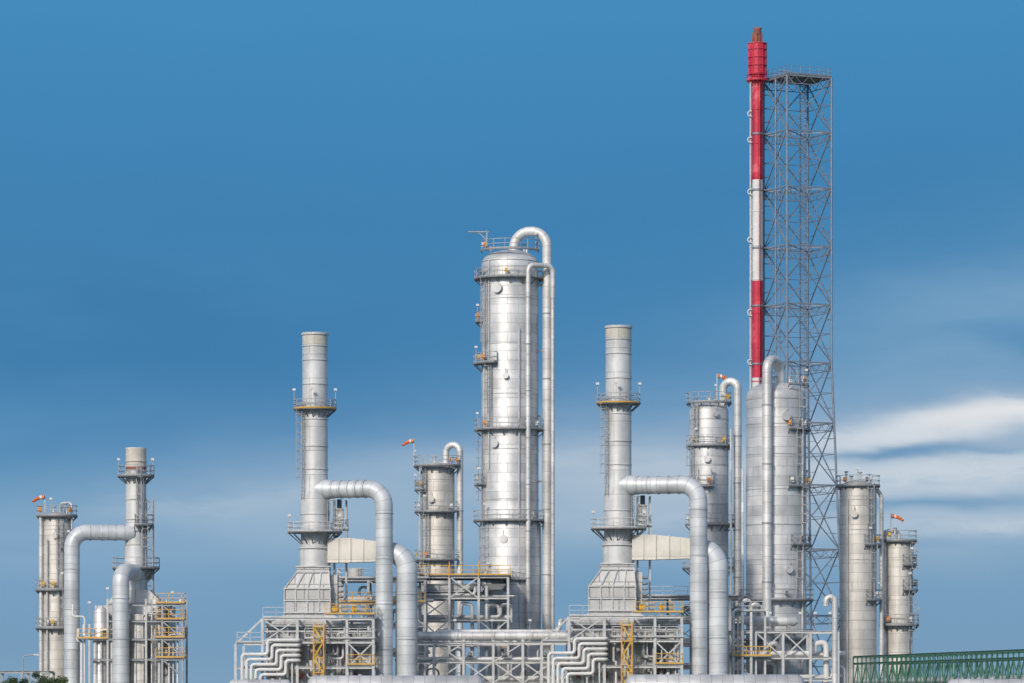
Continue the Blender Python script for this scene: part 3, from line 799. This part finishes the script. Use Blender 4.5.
for i in range(len(xs)-1):
    xa, xb = xs[i]+.2, xs[i+1]-.2
    o['air_coolers'].frus((xa+.5, xb-.5, 19, 25), Zr(598)+.9, (xa, xb, 18.4, 25.6), Zr(598)+1.5, 'light_steel')
    o['air_coolers'].tube([((xa+xb)/2, 21, Zr(598)+.4), ((xa+xb)/2, 21, Zr(598)+.9)], 1.1, 'galvanised_steel', 20)
    o['deck'].beam((xs[i], 17.7, Zr(577)+1.6), (xs[i], 17.7, Zr(577)), .1, 'yellow_paint')
o['air_coolers'].box(WX(425,18), WX(470,18), 18.6, 25, Zr(592), Zr(584), 'furnace_casing')
o.done()
o, xs = rack('pipe_rack', 404, 612, 4, 11, [643, 662, 683], 2.9, toprail=False, seed=8, npipes=6)
Zr = lambda p: WZ(p, 4)
o['header'].tube([(WX(418, 4), 5, Zr(636)), (WX(598, 4), 5, Zr(636))], .46, 'pipe_cladding', 24)
o['header'].tube([(WX(436, 4), 7, Zr(631)), (WX(440, 4), 7, Zr(631)), (WX(560, 4), 7, Zr(631)), (WX(560,4),7,Zr(620)),(WX(566,4),9,Zr(620))], .22, 'pipe_cladding', 16, .6)
for xx in xs:
    o['header'].box(xx-.15, xx+.15, 4.5, 5.5, Zr(643)+.14, Zr(636)-.4, 'light_steel')
for px in (455, 492, 530, 566):
    o['lamps'].lamp((WX(px, 4), 4, Zr(643)), 2.2)
for px in (470, 505, 545, 578):
    o['header'].valve((WX(px, 4), 4.0, Zr(655)), .2)
o.done()
o, xs = rack('pipe_rack', 640, 760, 16, 22, [598, 622, 645, 668], 3.0, seed=12, railm='light_steel', npipes=4); o.done()
o, xs = rack('pipe_rack', 728, 838, 2, 6, [632, 658, 680], 2.6, seed=17, railm='yellow_paint', npipes=4, toprail=False)
Zr = lambda p: WZ(p, 2)
o['vessel'].tube([(WX(745, 2), 4, Zr(621)), (WX(748, 2), 4, Zr(621)), (WX(796, 2), 4, Zr(621)), (WX(799, 2), 4, Zr(621))], [.25, .5, .5, .25], 'pipe_cladding', 20)
for px in (752, 790): o['vessel'].box(WX(px,2)-.2, WX(px,2)+.2, 3.5, 4.5, Zr(632), Zr(621)-.4, 'concrete')
for px in (733, 742, 751):
    o['risers'].tube([(WX(px, 2), 1.4, .3), (WX(px, 2), 1.4, Zr(600+px%7*2)), (WX(px+8, 2), 1.4, Zr(600+px%7*2)), (WX(px+8, 2), 2.5, Zr(615))], .17, 'pipe_cladding', 12, .4)
o['risers'].tube([(WX(835, 2), 2, .3), (WX(835, 2), 2, Zr(597)), (WX(826, 2), 2, Zr(597)), (WX(826, 2), 2, Zr(606))], .3, 'pipe_cladding', 16, .6)
o['deck'].box(WX(733,2), WX(770,2), 1.2, 2.6, Zr(657), Zr(656), 'grating'); o['deck'].rail([(WX(733,2), 1.25, Zr(656)), (WX(770,2), 1.25, Zr(656))], 'yellow_paint', .95, .07)
o['deck'].box(WX(738,2), WX(765,2), 1.2, 2.6, Zr(612), Zr(611), 'grating'); o['deck'].rail([(WX(738,2), 1.25, Zr(611)), (WX(765,2), 1.25, Zr(611))], 'light_steel', .95, .07)
for px in (738, 765): o['deck'].ibeam((WX(px,2), 1.9, 0), (WX(px,2), 1.9, Zr(611)), .2, 'light_steel')
for px in (770, 800, 815, 830): o['lamps'].lamp((WX(px, 2), 2, Zr(632)), 1.8)
o.done()

# ------------------------------------------------------------------ foreground horizontal drums
def drum(p0, p1, pt, y, r):
    zt = WZ(pt, y); zc = zt-r; x0, x1 = WX(p0, y), WX(p1, y)
    o = Obj('horizontal_drum', ((x0+x1)/2, y, 0))
    pts = [(x0+r*.5*(1-math.cos(math.pi/2*i/6)), y, zc) for i in range(7)]
    rs = [max(.01, r*math.sin(math.pi/2*i/6)) for i in range(7)]
    e = [(x1-r*.5+r*.5*math.sin(math.pi/2*i/6), y, zc) for i in range(7)]; er = [max(.01, r*math.cos(math.pi/2*i/6)) for i in range(7)]
    o['shell'].tube(pts+e, rs+er, 'aluminium_cladding', 48)
    for f in (.15, .5, .85):
        xx = x0+(x1-x0)*f
        o['saddles'].box(xx-.25, xx+.25, y-r*.8, y+r*.8, .35, zc-r*.3, 'concrete')
        o['saddles'].box(xx-.5, xx+.5, y-r, y+r, 0.004, .35, 'concrete')
    for f in (.3, .42, .7):
        xx = x0+(x1-x0)*f; o['nozzles'].tube([(xx, y+.3, zt-.3), (xx, y+.3, zt+.12)], .2, 'galvanised_steel', 14)
    o.done()
drum(306, 486, 675.5, -30, 1.5)
drum(624, 806, 674.5, -32, 1.5)
drum(228, 292, 679.5, -20, .9)
drum(945, 1060, 679, -80, 1.2)

# ------------------------------------------------------------------ green truss pipe bridge, lower right
o = Obj('pipe_bridge', (37, -45, 0)); G = 'green_paint'
A = Vector((32.6, -18, 0)); B = Vector((45.8, -90, 0)); L = (B-A).length; d = (B-A).normalized(); nrm = Vector((-d.y, d.x, 0))
n = int(L/1.5); zt, zb = 6.1, 3.4
for side in (0, 3.4):
    a = A+nrm*side*1.0
    for z in (zt, zt-.65, zb): o['chords'].ibeam(a+Vector((0,0,z)), a+d*L+Vector((0,0,z)), .2, G)
    for i in range(n+1):
        p = a+d*(L*i/n)
        o['verticals'].beam(p+Vector((0,0,zb)), p+Vector((0,0,zt)), .12, G)
        if i < n and i % 2 == 0: 
            o['diagonals'].beam(p+Vector((0,0,zb)), p+d*(L/n)+Vector((0,0,zt-.65)), .08, G)
        elif i < n: o['diagonals'].beam(p+Vector((0,0,zt-.65)), p+d*(L/n)+Vector((0,0,zb)), .08, G)
    for i in range(0, n+1, 8):
        p = a+d*(L*i/n); o['posts'].ibeam(p, p+Vector((0,0,zb)), .3, G)
for i in range(n+1):
    p = A+d*(L*i/n)
    for z in (zt, zb): o['cross_beams'].beam(p+Vector((0,0,z-.003)), p+nrm*3.4+Vector((0,0,z-.003)), .12, G)
for k, r in ((.6, .22), (1.3, .3), (2.2, .25), (2.8, .15)):
    p = A+nrm*k+Vector((0,0,zb+.1+r)); o['pipes'].tube([p-d*1.5, p+d*(L+1)], r, 'pipe_cladding', 14)
o.done()

# ------------------------------------------------------------------ lamp post & low rack far left
o = Obj('street_lamp', (WX(23, -20), -20, 0)); p = W(23, 656, -20)
o['pole'].tube([(p.x, p.y, 0), (p.x, p.y, p.z-.3), (p.x+.1, p.y, p.z), (p.x+1.1, p.y, p.z+.12)], .06, 'galvanised_steel', 10, .3)
o['head'].box(p.x+1.0, p.x+1.6, p.y-.15, p.y+.15, p.z+.06, p.z+.2, 'lamp_white')
o['base'].box(p.x-.25, p.x+.25, p.y-.25, p.y+.25, 0.004, .3, 'concrete')
o.done()
o, xs = rack('pipe_rack', -30, 48, 10, 15, [672, 688], 3.0, seed=31, toprail=False, npipes=3, colm='galvanised_steel'); o.done()

# ------------------------------------------------------------------ trees
def tree(px, py, y, seed):
    rnd = random.Random(seed); H = WZ(py, y); x = WX(px, y)
    o = Obj('broadleaf_tree', (x, y, 0)); t = o['trunk']
    t.tube([(x, y, 0), (x+.08, y, H*.3), (x-.05, y+.05, H*.55), (x+.05, y, H*.8)], [.16, .13, .09, .04], 'bark', 10)
    cl = []
    for i in range(16):
        a = rnd.uniform(0, TAU); q = rnd.uniform(.35, 1.25); zz = H*rnd.uniform(.45, .93)
        e = Vector((x+q*math.cos(a), y+q*math.sin(a), zz)); cl.append((e, rnd.uniform(.3, .55)))
        b0 = Vector((x, y, H*rnd.uniform(.3, .6)))
        t.tube([b0, b0.lerp(e, .5)+Vector((0,0,-.1)), e], [.06, .04, .015], 'bark', 6)
    cl.append((Vector((x, y, H-.35)), .35))
    lf = o['leaves']; k = [lf.mi('leaf_light'), lf.mi('leaf_dark')]
    for e, rr in cl:
        dark = rnd.random() < .4
        for j in range(230):
            v = Vector((rnd.gauss(0, 1), rnd.gauss(0, 1), rnd.gauss(0, .8))).normalized()*rr*rnd.random()**.4
            p = e+v; s_ = rnd.uniform(.05, .1)
            a = Vector((rnd.gauss(0,1), rnd.gauss(0,1), rnd.gauss(0,1))).normalized(); b = a.orthogonal().normalized()
            q = len(lf.v); lf.v.extend([p-a*s_, p+b*s_*.5, p+a*s_, p-b*s_*.5])
            lf.face((q, q+1, q+2, q+3), k[1 if (dark or rnd.random() < .2) else 0], False, [(0,0)]*4)
    o.done()
tree(14, 677, -60, 1); tree(36, 671, -60, 2); tree(52, 677, -62, 3); tree(-14, 680, -58, 4)

# ------------------------------------------------------------------ ground
o = Obj('ground', (0,0,0)); g = o['terrain_sheet']
mi = g.mi('ground_material'); s_ = 6000
g.v.extend([Vector((-s_, -s_, 0)), Vector((s_, -s_, 0)), Vector((s_, s_, 0)), Vector((-s_, s_, 0))])
g.face((0,1,2,3), mi, False, [(0,0),(1,0),(1,1),(0,1)])
o.done()

# ------------------------------------------------------------------ sky
SUN_EL, SUN_AZ = 30, 206     # degrees, azimuth clockwise from +Y
w = bpy.data.worlds.new('World'); scene.world = w; w.use_nodes = True
nt = w.node_tree; bg = nt.nodes['Background']
sky = nt.nodes.new('ShaderNodeTexSky'); sky.sky_type = 'NISHITA'; sky.sun_disc = False
sky.sun_elevation = rad(SUN_EL); sky.sun_rotation = rad(SUN_AZ); sky.dust_density = 2.0
tc = nt.nodes.new('ShaderNodeTexCoord'); sp = nt.nodes.new('ShaderNodeSeparateXYZ')
nt.links.new(tc.outputs['Generated'], sp.inputs[0])
dx, dy, dz = (S(nt, sp.outputs[i]) for i in range(3))
az = _m(nt, 'ARCTAN2', dx, dy)*4000.0         # 1 unit = 0.25 mrad
el = _m(nt, 'ARCSINE', dz)*4000.0
v0 = comb(nt, az*(1/260), el*(1/90))
nw = noise(nt, v0, 1.0, 4, 0.55); sw = nt.nodes.new('ShaderNodeSeparateColor'); nt.links.new(nw.outputs['Color'], sw.inputs[0])
ws = S(nt, sw.outputs[0])-.5; wt = S(nt, sw.outputs[1])-.5
A_ = az+ws*160; E_ = el+wt*60
vf = comb(nt, A_*(1/130), E_*(1/26)); nf = S(nt, noise(nt, vf, 1.0, 7, 0.62).outputs[0])
vb_ = comb(nt, A_*(1/300), E_*(1/80), 3.7); nb = S(nt, noise(nt, vb_, 1.0, 4, 0.5).outputs[0])
ramp = nt.nodes.new('ShaderNodeValToRGB'); cr = ramp.color_ramp
stops = [(723, (128,162,190)), (650, (120,157,188)), (590, (116,157,190)), (520, (114,158,192)), (450, (92,145,187)), (360, (72,132,178)), (220, (66,131,179)), (90, (66,135,184)), (0, (70,140,188)), (-300, (85,152,198))]
lo, hi = -60, 1000
els = cr.elements
while len(els) > 1: els.remove(els[0])
first = True
for py, col in stops:
    pos = ((700-py)-lo)/(hi-lo)
    if first: els[0].position = pos; e = els[0]; first = False
    else: e = els.new(pos)
    e.color = (*s2l(col), 1)
mr = nt.nodes.new('ShaderNodeMapRange'); nt.links.new((el+wt*40).k, mr.inputs[0]); mr.inputs[1].default_value = lo; mr.inputs[2].default_value = hi
nt.links.new(mr.outputs[0], ramp.inputs[0])
col = ramp.outputs[0]
def blob(col, px, py, sx, sy, c, amt, slope=0.0, nz=None, lo_=.35, hi_=.65):
    X_ = A_-(px-512); Y_ = E_-(700-py)-X_*slope
    r2 = (X_*X_)*(1/sx**2)+(Y_*Y_)*(1/sy**2)
    g = _m(nt, 'EXPONENT', r2*-1.0)*amt
    if nz is not None: g = g*smooth(nt, nz, lo_, hi_)
    return mixc(nt, g, col, s2l(c))
col = blob(col, 1040, 330, 300, 90, (128,168,200), .85, .15, nb, .1, .6)
col = blob(col, 120, 330, 330, 120, (58,118,167), .55, 0, nb, .2, .6)
col = blob(col, 760, 215, 260, 60, (60,122,172), .4, .1, nb, .2, .6)
col = blob(col, 640, 485, 300, 56, (168,187,206), 1.0, 0, nb, .05, .45)
col = blob(col, 610, 462, 150, 20, (182,197,211), .75, .02, nf, .3, .6)
col = blob(col, 660, 520, 170, 12, (176,193,209), .6, .02, nf, .35, .6)
col = blob(col, 320, 515, 260, 44, (152,179,203), 1.0, .06, nb, .05, .45)
col = blob(col, 240, 500, 140, 14, (166,188,207), .7, .05, nf, .3, .6)
col = blob(col, 70, 555, 220, 40, (132,167,198), .8, 0, nf, .2, .55)
col = blob(col, 930, 480, 240, 68, (172,191,209), .95, .02, nb, .05, .45)
col = blob(col, 1000, 418, 155, 17, (226,228,230), 1.0, .12, nf, .2, .5)
col = blob(col, 890, 430, 80, 12, (208,216,225), .8, .08, nf, .25, .5)
col = blob(col, 960, 468, 180, 18, (202,212,222), .9, .0, nf, .25, .55)
col = blob(col, 1000, 520, 130, 10, (188,202,216), .85, .05, nf, .3, .6)
col = blob(col, 905, 447, 90, 7, (100,146,184), .9, .02)
col = blob(col, 985, 450, 70, 5, (125,161,192), .7, -.03)
col = blob(col, 930, 499, 130, 8, (112,155,189), .85, .03)
col = blob(col, 900, 540, 120, 8, (124,162,193), .6, .03)
col = blob(col, 560, 590, 330, 28, (112,153,187), .45, 0)
K = 0.14
lpd = mixc(nt, 1.0, col, (1/K, 1/K, 1/K), 'MULTIPLY')
mask = smooth(nt, el, 760, 1500, 1, 0)
fin = mixc(nt, mask, sky.outputs[0], lpd)
nt.links.new(fin, bg.inputs['Color']); bg.inputs['Strength'].default_value = K

# ------------------------------------------------------------------ sun (thinly veiled)
sl = bpy.data.lights.new('sun', 'SUN'); sl.energy = 2.25; sl.angle = rad(5.0); sl.color = (1.0, 0.92, 0.82)
so = bpy.data.objects.new('sun', sl); scene.collection.objects.link(so)
a = rad(SUN_AZ); e_ = rad(SUN_EL)
dv = Vector((math.sin(a)*math.cos(e_), math.cos(a)*math.cos(e_), math.sin(e_)))
so.rotation_euler = (-dv).to_track_quat('-Z', 'Y').to_euler(); so.location = dv*500

# ------------------------------------------------------------------ camera
cd = bpy.data.cameras.new('camera'); co = bpy.data.objects.new('camera', cd); scene.collection.objects.link(co)
co.location = (0, -CAM_D, CAM_Z); co.rotation_euler = (rad(90), 0, 0)
cd.sensor_width = 36; cd.lens = 36*4000/1024; cd.shift_y = (700-341.5)/1024; cd.clip_start = 1; cd.clip_end = 20000
scene.camera = co
